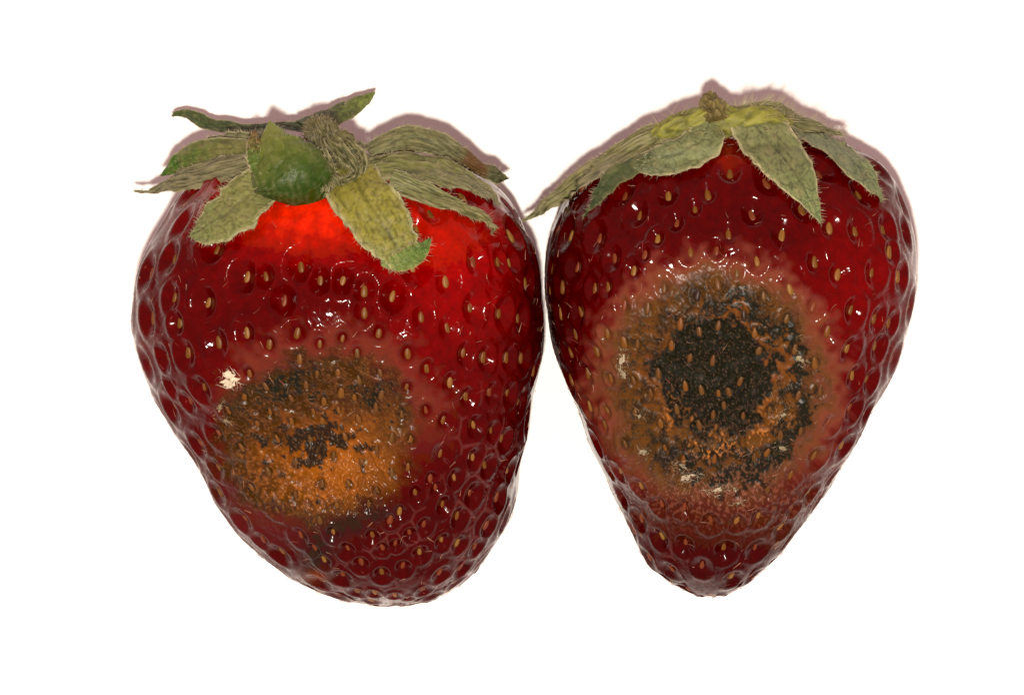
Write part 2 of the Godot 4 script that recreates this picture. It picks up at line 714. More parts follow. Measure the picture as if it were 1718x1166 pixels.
# ================================================================ sepals
# pts: x y lift half_width roll for each control point; lift is the height above the berry beneath (or its rim)
func sepal(b: Berry, pts: Array, look: Dictionary) -> MeshInstance3D:
	var rows: int = look.get("rows", 110)
	var cols := 76
	var n := pts.size() / 5
	var key := []
	for i in n:
		var x: float = pts[i * 5]
		var y: float = pts[i * 5 + 1]
		var k := seen_from_above(b, x, y)
		var h: float = maxf((0.0 if look.get("abs", false) else b.pos[k].y) + pts[i * 5 + 2], 6.0)
		var f := 1.0 - (h - HREF) / DIST
		var nn := b.nor[k]
		nn = (nn * (1.0 - look.get("up", 0.0)) + Vector3(0, 0.6, 0)).normalized()
		key.append_array([CX + (x - CX) * f, h, CY + (y - CY) * f, pts[i * 5 + 3], pts[i * 5 + 4], nn.x, nn.y, nn.z])
	var ca: Color = look.base
	var cb: Color = look.get("tip", ca)
	var ce: Color = look.get("edge", ca)
	var cup: float = look.get("cup", 0.0)
	var fibre: float = look.get("fibre", 0.0)
	var veins: float = look.get("veins", 1.0)
	var thick: float = look.get("thick", 2.4)
	var drape: bool = look.get("drape", true)
	var so: float = look.get("seed", 0.0)
	var wav: float = look.get("wave", 1.0)
	var hair: float = look.get("hair", 1.0)
	var smooth: float = look.get("smooth", 1.0)
	var p := PackedVector3Array()
	var cc := PackedColorArray()
	for i in rows:
		var t := float(i) / (rows - 1)
		var a := spline(key, 8, t * (n - 1))
		var a2 := spline(key, 8, minf(t + 0.01, 1.0) * (n - 1))
		var a1 := spline(key, 8, maxf(t - 0.01, 0.0) * (n - 1))
		var c := Vector3(a[0], a[1], a[2])
		var tg := (Vector3(a2[0], a2[1], a2[2]) - Vector3(a1[0], a1[1], a1[2])).normalized()
		var up := Vector3(a[5], a[6], a[7])
		up = (up - tg * up.dot(tg)).normalized()
		up = up.rotated(tg, a[4])
		var side := tg.cross(up)
		var hw: float = maxf(a[3], 0.4)
		for j in cols:
			var th := TAU * j / cols
			var s := cos(th)
			var edge := absf(s)
			var ragged: float = 1.0 + 0.09 * n_b.get_noise_2d(t * 200 + so * 31, signf(s) * 40 + so) + 0.04 * n_c.get_noise_2d(t * 160, so * 9 + signf(s) * 30)
			var sx := s * hw * ragged
			var len_px := t * 300.0
			var lift := cup * hw * (s * s - 0.33)
			lift += wav * 5.0 * n_a.get_noise_2d(len_px * 1.3 + so * 77, sx * 1.2) * (0.4 + edge)
			var rel := 0.0
			var lines := 0.0
			if fibre > 0.0:
				lines = n_fib.get_noise_2d(len_px * 0.35 + so * 50 + n_a.get_noise_2d(len_px, sx) * 8.0, sx * 5.2 + so * 19) + 0.55 * n_c.get_noise_2d(len_px * 0.4, sx * 3.4 + so * 5)
				rel += fibre * 2.6 * lines
			var vein := 0.0
			if veins > 0.0:
				var cellv := n_cell.get_noise_2d(len_px * 0.55 + so * 91 + 6.0 * n_b.get_noise_2d(len_px, sx), sx * 1.3 + so * 13)
				var lat := absf(sin((len_px * 0.16 - edge * hw * 0.13) + so))
				vein = sm(-1.0, -0.84, cellv) - 0.5
				rel += veins * (1.7 * vein - 1.5 * (1.0 - sm(0.0, 0.10, edge)) - 0.9 * (1.0 - sm(0.0, 0.25, lat)))
				rel += 0.8 * n_d.get_noise_2d(len_px + so * 7, sx)
			var v := c + side * sx + up * (lift + rel * (1.0 - edge * edge * 0.6) + sin(th) * thick * (1.0 - 0.6 * edge))
			if drape:
				var g := over(b, v.x, v.z)
				if g > 0.0:
					v.y = maxf(v.y, g + 14.0 + (rel * 0.8 if th < PI else 0.0) + (3.0 if th < PI else 0.0))
			v.y = maxf(v.y, 1.0)
			p.append(w3(v.x, v.z, v.y, b.o))
			var mixt := sm(0.2, 1.0, t + 0.2 * n_b.get_noise_2d(len_px + so * 3, sx) * look.get("even", 1.0))
			var cl := ca.lerp(cb, mixt)
			cl = cl.lerp(ce, sm(0.82, 0.98, edge) * 0.8)
			var blot := n_b.get_noise_2d(len_px + so * 23, sx * 1.1)
			cl = cl * (1.0 + smooth * (0.16 * blot + 0.16 * n_c.get_noise_2d(len_px + so * 5, sx) + 0.12 * n_d.get_noise_2d(len_px * 1.4 + so * 9, sx * 1.6)))
			cl = cl.lerp(Color(0.20, 0.17, 0.075), smooth * 0.25 * sm(0.25, 0.7, n_b.get_noise_2d(len_px * 0.8 + so * 41, sx + 50)))
			if veins > 0.0:
				cl = cl * (1.0 + veins * (0.42 * vein - 0.30 * (1.0 - sm(0.0, 0.07, edge))))
			if fibre > 0.0:
				cl = cl.lerp(Color(0.24, 0.215, 0.12), clampf(0.6 * lines, 0.0, 0.6) * fibre) * (1.0 + 0.6 * fibre * clampf(lines, -0.9, 0.0))
			if look.has("spot"):
				cl = cl.lerp(Color(0.10, 0.042, 0.012), sm(0.16, 0.05, absf(t - look.spot + 0.03 * blot)) * 0.8)
			cl.a = 1.0
			cc.append(cl)
			# hair along the surface and the rim
			if hair > 0.0 and th < PI and rng.randf() < hair * (0.20 if edge > 0.9 else 0.05) * (0.4 + hw / 40.0):
				var out := (side * signf(s) * (0.9 if edge > 0.9 else 0.1) + tg * rng.randf_range(0.1, 0.9) + up * rng.randf_range(0.1, 0.7)).normalized()
				b.hairs.strand(w3(v.x, v.z, v.y, b.o), out, Vector3(rng.randf_range(-0.3, 0.3), rng.randf_range(-0.3, 0.2), rng.randf_range(-0.3, 0.3)), rng.randf_range(3.5, 9.0) * look.get("hair_len", 1.0) * S, rng.randf_range(0.45, 0.8) * S, Color(0.40, 0.36, 0.22) * rng.randf_range(0.6, 1.0))
	var m := grid_mesh(p, rows, cols, cc, false, look.get("flip", true), true)
	return part("sepal", m, look.get("mat", mats.leaf), b.root)


func hub(b: Berry, called: String, pts: Array, col: Color, amp: float, hair_count: int, hair_len: float) -> void:
	# a stem or calyx disc: a rough tapering tube. pts: x y h radius
	var rows := 46
	var cols := 44
	var n := pts.size() / 4
	var p := PackedVector3Array()
	var cc := PackedColorArray()
	for i in rows:
		var t := float(i) / (rows - 1)
		var a := spline(pts, 4, t * (n - 1))
		var a2 := spline(pts, 4, minf(t + 0.02, 1.0) * (n - 1))
		var a1 := spline(pts, 4, maxf(t - 0.02, 0.0) * (n - 1))
		var tg := Vector3(a2[0] - a1[0], a2[2] - a1[2], a2[1] - a1[1]).normalized()
		var s1 := tg.cross(Vector3(0.1, 1, 0.05)).normalized()
		var s2 := tg.cross(s1)
		var r: float = a[3]
		if i == 0 or i == rows - 1:
			r = 0.3
		for j in cols:
			var th := TAU * j / cols
			var d := s1 * cos(th) + s2 * sin(th)
			var nz := n_b.get_noise_3d(a[0] + d.x * 30, a[2] + d.y * 30, a[1] + d.z * 30) + 0.7 * n_c.get_noise_3d(a[0] + d.x * 30, a[2] + d.y * 30, a[1] + d.z * 30)
			var v := Vector3(a[0], a[2], a[1]) + d * maxf(r * (1.0 + amp * nz), 0.2)
			p.append(w3(v.x, v.z, v.y, b.o))
			var cl := col * (1.0 + 0.5 * nz)
			cl.a = 1.0
			cl = cl * 1.1
			cl.a = 1.0
			cc.append(cl)
			if i > 0 and i < rows - 1 and rng.randf() < float(hair_count) / (rows * cols):
				b.hairs.strand(p[p.size() - 1], (d * 0.6 + tg * rng.randf_range(-0.8, 1.2)).normalized(), Vector3(rng.randf_range(-0.4, 0.4), rng.randf_range(-0.3, 0.3), rng.randf_range(-0.4, 0.4)), hair_len * rng.randf_range(0.5, 1.3) * S, rng.randf_range(0.6, 1.1) * S, Color(0.34, 0.29, 0.16) * rng.randf_range(0.55, 1.0))
	part(called, grid_mesh(p, rows, cols, cc, false, true, true), mats.leaf, b.root)


func start(called: String, label: String, at: Vector2) -> Berry:
	var b := Berry.new()
	b.root = Node3D.new()
	b.root.name = called
	add_child(b.root, true)
	b.o = Vector3((at.x - CX) * S, 0, (at.y - CY) * S)
	b.root.position = b.o
	b.root.set_meta("label", label)
	b.root.set_meta("category", "strawberry")
	b.root.set_meta("group", "strawberries lying side by side")
	b.hairs = Hairs.new()
	return b


func seed_list(a: Array) -> PackedVector2Array:
	var out := PackedVector2Array()
	for i in a.size() / 2:
		var v := Vector2(a[i * 2], a[i * 2 + 1])
		var ok := true
		for w in out:
			if w.distance_to(v) < 14.0:
				ok = false
		if ok:
			out.append(v)
	return out


# the plan a little enlarged, so that figures read from above fit the top of a berry
func un(x: float, y: float, h: float) -> Vector2:
	var f := 1.0 + (h - HREF) / DIST
	return Vector2(CX + (x - CX) * f, CY + (y - CY) * f)


# ================================================================ left berry
func left_field(x: float, y: float) -> float:
	var dx := (x - 530.0) / 170.0
	var dy := (y - 735.0) / 147.0
	return sqrt(dx * dx + dy * dy + 0.25 * dx * dy)


func left_shape(x: float, y: float, h: float) -> Array:
	var q := un(x, y, h)
	var e := left_field(q.x, q.y)
	var rot := 1.0 - sm(0.85, 1.15, e)
	var rel := -26.0 * (1.0 - sm(0.25, 1.25, e))
	rel += 4.0 * exp(-pow((e - 1.42) / 0.25, 2.0)) * sm(660.0, 560.0, q.y)
	return [rel, rot]


func left_look(x: float, y: float, h: float, f1: float, f2: float, pit: float) -> Array:
	var q := un(x, y, h)
	x = q.x
	y = q.y
	var a := n_a.get_noise_2d(x, y)
	var b := n_b.get_noise_2d(x, y)
	var c := n_c.get_noise_2d(x, y)
	var d := n_d.get_noise_2d(x, y)
	var wx := x + 17.0 * n_a.get_noise_2d(x + 700.0, y) + 9.0 * n_b.get_noise_2d(x + 900.0, y) + 2.0 * n_c.get_noise_2d(x, y + 500.0)
	var wy := y + 17.0 * n_a.get_noise_2d(x, y + 700.0) + 9.0 * n_b.get_noise_2d(x, y + 900.0) + 2.0 * n_c.get_noise_2d(x + 500.0, y)
	var e := left_field(wx, wy) + 0.05 * b + 0.015 * c
	var rough := 0.135 + 0.045 * b
	var rel := 0.30 * c + 0.16 * d
	# sound skin
	var col := Color(0.046, 0.0009, 0.0010)
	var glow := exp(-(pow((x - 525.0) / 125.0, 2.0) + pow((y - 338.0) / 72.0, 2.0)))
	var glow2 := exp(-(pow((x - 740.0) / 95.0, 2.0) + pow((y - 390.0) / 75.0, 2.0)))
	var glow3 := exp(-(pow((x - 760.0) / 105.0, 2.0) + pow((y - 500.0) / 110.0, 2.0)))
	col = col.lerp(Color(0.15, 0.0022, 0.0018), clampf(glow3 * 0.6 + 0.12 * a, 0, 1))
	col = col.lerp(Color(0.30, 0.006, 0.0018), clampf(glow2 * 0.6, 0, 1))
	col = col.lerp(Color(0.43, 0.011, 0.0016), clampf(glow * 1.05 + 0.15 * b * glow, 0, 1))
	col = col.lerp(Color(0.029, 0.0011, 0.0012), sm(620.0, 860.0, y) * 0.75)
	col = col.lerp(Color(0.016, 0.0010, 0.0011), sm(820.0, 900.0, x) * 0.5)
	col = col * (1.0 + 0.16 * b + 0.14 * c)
	# dry pale net between the pits
	var net := 0.0
	if f2 < 5.0:
		net = sm(0.34, 0.03, f2 - f1) * sm(0.8, 1.0, f1) * sm(2.2, 1.6, f1)
	var dry := sm(640.0, 740.0, y + 0.25 * (x - 700.0)) * sm(0.0, 0.35, 0.25 + a) * sm(1.1, 1.5, e)
	col = col.lerp(Color(0.10, 0.035, 0.03), net * dry * 0.4)
	rel += net * dry * 1.0
	# the bruised margin
	var above := sm(820.0, 640.0, y) * sm(330.0, 420.0, x + 0.2 * (700.0 - y))
	var halo := sm(1.46, 1.10, e + 0.06 * a + 0.04 * b) * maxf(above, 0.08)
	col = col.lerp(Color(0.098, 0.018, 0.011), halo * 0.75 * sm(0.62, 0.98, f1 + 0.25))
	var low := exp(-(pow((x - 455.0) / 80.0, 2.0) + pow((y - 850.0) / 60.0, 2.0)))
	col = col.lerp(Color(0.070, 0.010, 0.009), low * 0.7)
	rough += halo * 0.05
	# the rot
	var rot := sm(1.15, 0.83, e)
	if rot > 0.0:
		var r := Color(0.026, 0.011, 0.003)
		r = r.lerp(Color(0.056, 0.020, 0.0035), sm(-0.25, 0.45, b + 0.4 * c))
		var core := exp(-(pow((wx - 540.0) / 115.0, 2.0) + pow((wy - 768.0) / 74.0, 2.0)))
		core = sm(0.2, 0.85, core + 0.20 * a + 0.16 * b)
		r = r.lerp(Color(0.125, 0.035, 0.003), core * (0.85 + 0.2 * c))
		var right_core := exp(-(pow((wx - 630.0) / 70.0, 2.0) + pow((wy - 770.0) / 75.0, 2.0)))
		r = r.lerp(Color(0.115, 0.036, 0.0035), right_core * 0.5)
		r = r.lerp(Color(0.017, 0.0105, 0.0030), 0.75 * sm(0.1, 0.9, (690.0 - y) / 90.0 + (470.0 - x) / 160.0 + 0.4 * b))
		var amber := exp(-(pow((wx - 555.0) / 80.0, 2.0) + pow((wy - 790.0) / 45.0, 2.0)))
		r = r.lerp(Color(0.185, 0.054, 0.003), amber * 0.7)
		# crumbly pale orange grains
		var grain := sm(0.12, 0.5, c + 0.5 * d + 0.4 * b) * exp(-(pow((wx - 535.0) / 105.0, 2.0) + pow((wy - 800.0) / 55.0, 2.0)))
		r = r.lerp(Color(0.22, 0.07, 0.009), grain * 0.9)
		rel += grain * 1.6
		# black spores
		var ink := exp(-(pow((wx - 520.0) / 75.0, 2.0) + pow((wy - 752.0) / 30.0, 2.0)))
		ink = maxf(ink, 0.5 * exp(-(pow((wx - 640.0) / 65.0, 2.0) + pow((wy - 668.0) / 28.0, 2.0))))
		ink = maxf(ink, 0.8 * exp(-(pow((wx - 490.0) / 45.0, 2.0) + pow((wy - 640.0) / 40.0, 2.0))))
		ink = sm(0.32, 0.55, ink + 0.50 * b + 0.30 * c)
		var rim := sm(0.70, 0.98, e) * sm(0.05, 0.45, b + 0.6 * c) * (0.4 + 0.6 * sm(760.0, 840.0, y))
		r = r.lerp(Color(0.006, 0.0066, 0.0042), maxf(ink * 0.95, rim * 0.6))
		r = r.lerp(Color(0.012, 0.007, 0.003), 0.75 * sm(0.75, 0.35, f1))
		var fleck := sm(0.45, 0.7, d + 0.35 * c)
		r = r.lerp(Color(0.19, 0.085, 0.03), fleck * 0.3)
		col = col.lerp(r, rot)
		var wet := exp(-(pow((x - 590.0) / 60.0, 2.0) + pow((y - 830.0) / 42.0, 2.0)))
		rough = lerpf(rough, 0.33 + 0.12 * b - 0.10 * right_core - 0.14 * wet, rot)
		rel += wet * (1.3 * d + 1.6 * c)
		rel += rot * ((0.55 * c + 0.38 * d) * (0.3 + 1.3 * sm(0.0, 0.5, a + 0.5 * b)) + 2.2 * b + 2.0 * a)
	# dark wet streak under the rot
	var streak := 0.8 * exp(-(pow((x - 590.0) / 75.0, 2.0) + pow((y - 878.0 + 0.30 * (x - 590.0)) / 22.0, 2.0)))
	streak = maxf(streak, 0.9 * exp(-(pow((x - 535.0) / 32.0, 2.0) + pow((y - 925.0) / 40.0, 2.0))))
	col = col.lerp(Color(0.014, 0.007, 0.006), clampf(streak * (1.0 + 0.7 * b + 0.5 * c), 0, 0.9))
	# the little orange break near the lower edge
	var brk := exp(-(pow((x - 530.0) / 16.0, 2.0) + pow((y - 962.0) / 10.0, 2.0)))
	col = col.lerp(Color(0.13, 0.028, 0.005), clampf(brk + 0.4 * c * brk, 0, 1) * 0.8)
	col.a = 1.0
	return [col, rough, rel]


func build_left() -> void:
	var b := start("strawberry", "left strawberry with an orange-brown rotten spot and dark green folded sepal", Vector2(575, 640))
	b.sec = [
		575, 264, 575, 264, 0, 298,
		470, 267, 690, 269, 92, 298,
		370, 285, 790, 292, 182, 298,
		313, 325, 847, 332, 240, 298,
		272, 380, 882, 385, 283, 300,
		243, 440, 903, 440, 301, 302,
		230, 510, 911, 510, 301, 302,
		232, 570, 909, 570, 298, 300,
		253, 640, 899, 640, 286, 294,
		286, 705, 886, 705, 266, 286,
		328, 775, 874, 770, 242, 278,
		367, 850, 859, 845, 218, 268,
		408, 905, 832, 905, 190, 258,
		470, 957, 792, 965, 150, 248,
		545, 997, 742, 1004, 98, 240,
		598, 1017, 692, 1019, 48, 234,
		642, 1024, 642, 1024, 0, 232]
	fit_rows(b)
	coarse(b)
	var seeds := seed_list([
		280, 432, 246, 462, 401, 462, 442, 463, 500, 444, 532, 472, 570, 473, 291, 502, 344, 508, 468, 505, 247, 537, 364, 572, 499, 558, 411, 561, 453, 580, 535, 575,
		315, 593, 274, 599, 418, 625, 503, 604, 535, 629, 564, 631, 340, 651, 447, 655, 507, 653, 404, 671, 309, 674, 566, 669, 485, 672, 536, 685, 445, 698, 378, 692,
		517, 701, 563, 704, 488, 714, 421, 716, 357, 415, 300, 372, 607, 489, 655, 494, 713, 536, 748, 474, 795, 516, 796, 436, 838, 440, 882, 471, 635, 563, 574, 566,
		753, 554, 842, 529, 874, 530, 605, 595, 680, 597, 785, 591, 723, 617, 820, 600, 853, 600, 878, 600, 755, 644, 600, 641, 638, 625, 683, 656, 785, 665, 826, 658,
		853, 662, 642, 668, 592, 676, 717, 690, 873, 676, 632, 696, 673, 699, 748, 709, 795, 714, 823, 719, 846, 734, 694, 737, 662, 736, 600, 716, 574, 752, 537, 717,
		358, 727, 456, 747, 520, 746, 400, 758, 492, 783, 552, 782, 445, 792, 533, 820, 584, 823, 418, 823, 492, 839, 462, 857, 565, 852, 533, 872, 613, 853, 381, 868,
		408, 873, 439, 904, 500, 901, 557, 897, 470, 932, 583, 919, 605, 943, 526, 924, 544, 942, 537, 971, 572, 965, 367, 825, 360, 790, 330, 748, 611, 790, 630, 766,
		741, 763, 793, 770, 821, 783, 685, 782, 723, 801, 764, 801, 857, 787, 655, 796, 697, 824, 732, 818, 796, 831, 841, 833, 637, 825, 747, 846, 675, 857, 710, 876,
		773, 872, 818, 879, 687, 894, 853, 859, 653, 875, 620, 903, 742, 908, 661, 914, 706, 927, 800, 920, 608, 943, 643, 961, 677, 954, 741, 965, 777, 955, 573, 964,
		599, 993, 626, 992, 663, 996, 710, 989, 685, 1005, 725, 1004, 768, 981, 727, 353, 703, 380, 781, 326, 862, 392, 610, 525, 690, 450, 860, 440, 300, 545, 282, 650,
		505, 1000, 640, 925, 770, 915, 655, 1020])
	build_body(b, seeds, left_look, left_shape)
	surface_hairs(b, 900)
	for t in [[389, 633, 16, 0.95, 0.3, 8], [368, 683, 10, 1.7, 0.9, 6], [377, 705, 8, 1.0, 0.0, 5], [615, 730, 5, 3.4, 2.5, 2], [617, 783, 9, 1.6, 0.7, 6]]:
		tuft(b, t[0], t[1], t[2], t[3], t[4], t[5], Color(0.58, 0.50, 0.37) if t[2] > 15 else Color(0.26, 0.20, 0.12))

	var grey := Color(0.125, 0.135, 0.055)
	var olive := Color(0.14, 0.15, 0.035)
	var pale := Color(0.26, 0.25, 0.13)
	var deep := Color(0.022, 0.050, 0.007)
	# rear sepals, reaching back towards the paper
	sepal(b, [548, 222, 330, 12, 0.9, 480, 213, 270, 14, 0.9, 400, 217, 215, 15, 0.8, 345, 208, 170, 14, 0.6, 312, 190, 135, 9, 0.4, 288, 194, 115, 2, 0.2],
		{"base": Color(0.030, 0.040, 0.014), "tip": Color(0.045, 0.07, 0.016), "edge": pale, "abs": true, "up": 1.0, "drape": false, "seed": 1.0, "hair": 0.5, "cup": 0.3, "wave": 0.5})
	sepal(b, [505, 212, 330, 14, -0.4, 540, 200, 260, 19, -0.4, 575, 186, 205, 19, -0.4, 607, 168, 165, 13, -0.3, 628, 155, 140, 2, -0.2],
		{"base": Color(0.04, 0.045, 0.018), "tip": Color(0.12, 0.16, 0.03), "edge": olive, "abs": true, "up": 1.0, "drape": false, "seed": 2.0, "hair": 0.4, "cup": -0.3, "wave": 0.3})
	sepal(b, [480, 242, 440, 16, 0.2, 430, 240, 400, 19, 0.2, 385, 237, 365, 17, 0.3, 345, 238, 340, 8, 0.3],
		{"base": grey, "tip": Color(0.09, 0.085, 0.045), "edge": pale, "abs": true, "up": 1.0, "fibre": 0.7, "veins": 0.4, "drape": false, "seed": 3.0})
	sepal(b, [450, 252, 440, 12, 0.1, 400, 250, 410, 18, 0.1, 350, 254, 380, 24, 0.1, 305, 270, 350, 20, 0.1, 282, 285, 335, 10, 0.1, 270, 294, 325, 1.5, 0.1],
		{"base": Color(0.10, 0.10, 0.03), "tip": Color(0.03, 0.085, 0.007), "edge": pale, "abs": true, "up": 1.0, "cup": -0.35, "drape": false, "seed": 4.0, "mat": mats.waxy, "hair": 0.3, "wave": 0.4})
	sepal(b, [480, 262, 500, 22, 0.0, 420, 270, 470, 26, 0.0, 355, 287, 425, 27, 0.0, 305, 300, 375, 22, 0.0, 270, 310, 335, 12, 0.0, 247, 323, 300, 3.5, 0.3, 225, 321, 280, 1.2, 0.6],
		{"base": Color(0.14, 0.135, 0.06), "tip": Color(0.15, 0.145, 0.075), "edge": pale, "abs": true, "up": 0.6, "fibre": 1.2, "veins": 0.0, "cup": -0.3, "drape": false, "seed": 5.0, "hair": 1.4})
	sepal(b, [470, 285, 45, 30, 0.0, 430, 318, 26, 44, 0.0, 390, 352, 15, 46, 0.0, 355, 376, 10, 37, 0.0, 335, 389, 8, 24, 0.0, 322, 397, 6, 4, 0.0],
		{"base": Color(0.12, 0.125, 0.035), "tip": Color(0.11, 0.13, 0.04), "edge": pale, "veins": 1.3, "fibre": 0.3, "cup": -0.12, "seed": 6.0})
	# right-hand sepals
	sepal(b, [620, 258, 430, 22, 0.0, 675, 233, 410, 22, 0.2, 725, 238, 395, 22, 0.3, 770, 260, 375, 16, 0.3, 805, 282, 355, 11, 0.2, 835, 293, 340, 15, 0.0, 852, 299, 325, 2, 0.0],
		{"base": Color(0.10, 0.10, 0.04), "tip": Color(0.035, 0.04, 0.013), "edge": pale, "abs": true, "up": 0.8, "spot": 0.62, "fibre": 0.6, "cup": -0.5, "drape": false, "seed": 7.0})
	sepal(b, [600, 284, 50, 30, 0.0, 670, 276, 36, 37, 0.0, 735, 283, 22, 37, 0.0, 788, 302, 14, 25, 0.0, 822, 325, 10, 12, 0.0, 838, 345, 6, 2, 0.0],
		{"base": Color(0.13, 0.14, 0.035), "tip": Color(0.14, 0.14, 0.065), "edge": pale, "fibre": 1.2, "veins": 0.0, "cup": -0.2, "seed": 8.0, "hair": 1.2})
	sepal(b, [655, 300, 30, 20, 0.0, 710, 322, 20, 19, 0.0, 765, 343, 14, 13, 0.0, 808, 362, 10, 9, 0.0, 828, 382, 8, 4, 0.0, 826, 391, 6, 1, 0.0],
		{"base": Color(0.12, 0.13, 0.04), "tip": Color(0.16, 0.145, 0.05), "edge": pale, "fibre": 1.1, "veins": 0.0, "cup": -0.2, "seed": 9.0, "hair": 1.0})
	# the broad sepal in front, its tip turned over
	sepal(b, [590, 275, 42, 34, 0.0, 602, 318, 30, 52, 0.0, 632, 362, 18, 50, 0.0, 658, 402, 12, 42, 0.0, 672, 428, 10, 30, 0.0, 680, 440, 10, 22, 0.0, 684, 447, 10, 8, 0.0],
		{"base": Color(0.14, 0.13, 0.016), "tip": Color(0.115, 0.13, 0.04), "edge": pale, "veins": 1.4, "fibre": 0.3, "cup": -0.12, "seed": 10.0})
	sepal(b, [640, 441, 12, 5, 0.0, 668, 440, 22, 15, 0.0, 694, 428, 28, 18, 0.0, 711, 414, 24, 10, 0.0, 720, 402, 16, 1, 0.0],
		{"base": Color(0.10, 0.14, 0.03), "tip": Color(0.045, 0.10, 0.010), "edge": Color(0.20, 0.15, 0.05), "veins": 0.8, "cup": 0.25, "seed": 11.0, "hair": 0.4})
	hub(b, "stem", [606, 300, 495, 24, 582, 276, 490, 34, 560, 252, 470, 31, 545, 232, 440, 25, 533, 216, 410, 13], Color(0.075, 0.068, 0.024), 0.22, 3200, 8.0)
	for t in [[548, 204, 470, 556, 236, 528, 588, 270, 545, 612, 300, 535], [572, 226, 480, 590, 250, 520, 622, 268, 505, 660, 262, 450], [534, 214, 480, 538, 252, 540, 556, 292, 560, 584, 322, 545], [600, 238, 470, 604, 266, 525, 596, 296, 548, 570, 306, 560], [520, 222, 470, 528, 262, 550, 548, 312, 572, 556, 330, 560]]:
		sepal(b, [t[0], t[1], t[2], 7, 0.3, t[3], t[4], t[5], 12, 0.5, t[6], t[7], t[8], 10, -0.3, t[9], t[10], t[11], 3, 0.2],
			{"base": Color(0.10, 0.095, 0.032), "tip": Color(0.085, 0.085, 0.028), "edge": pale, "abs": true, "up": 1.0, "fibre": 1.2, "veins": 0.0, "cup": -0.4, "drape": false, "seed": 40.0 + t[0] * 0.1, "rows": 60, "hair": 2.0})
	# the large sepal folded over towards the viewer
	sepal(b, [503, 350, 535, 30, 0.0, 500, 330, 575, 56, 0.0, 490, 300, 600, 65, 0.0, 474, 268, 594, 57, 0.0, 462, 242, 578, 40, 0.0, 456, 223, 560, 22, 0.0, 452, 203, 540, 1.5, 0.0],
		{"base": Color(0.018, 0.046, 0.004), "tip": Color(0.15, 0.17, 0.03), "edge": Color(0.05, 0.06, 0.015), "abs": true, "up": 1.0, "cup": -0.36, "veins": 0.25, "fibre": 0.35, "wave": 0.2, "smooth": 0.2, "even": 0.25, "drape": false, "seed": 12.0, "mat": mats.waxy, "hair": 0.12})
	sepal(b, [440, 285, 582, 20, 0.25, 432, 258, 575, 19, 0.3, 427, 238, 560, 12, 0.3, 426, 220, 540, 1.5, 0.3],
		{"base": Color(0.05, 0.085, 0.010), "tip": Color(0.11, 0.045, 0.016), "edge": Color(0.26, 0.22, 0.12), "abs": true, "up": 1.0, "cup": -0.3, "drape": false, "seed": 13.0, "hair": 0.2})
	part("fine_hair", b.hairs.mesh(), mats.hair, b.root, "stuff")


# ================================================================ right berry
func right_field(x: float, y: float) -> float:
	var dx := (x - 1200.0) / 196.0
	var dy := (y - 650.0) / (205.0 if y < 650.0 else 195.0)
	return sqrt(dx * dx + dy * dy)


func right_shape(x: float, y: float, h: float) -> Array:
	var q := un(x, y, h)
	var e := right_field(q.x, q.y)
	var rot := 1.0 - sm(0.90, 1.12, e)
	var rel := -20.0 * (1.0 - sm(0.2, 1.2, e)) + 5.0 * exp(-pow((e - 1.2) / 0.2, 2.0))
	return [rel, rot]


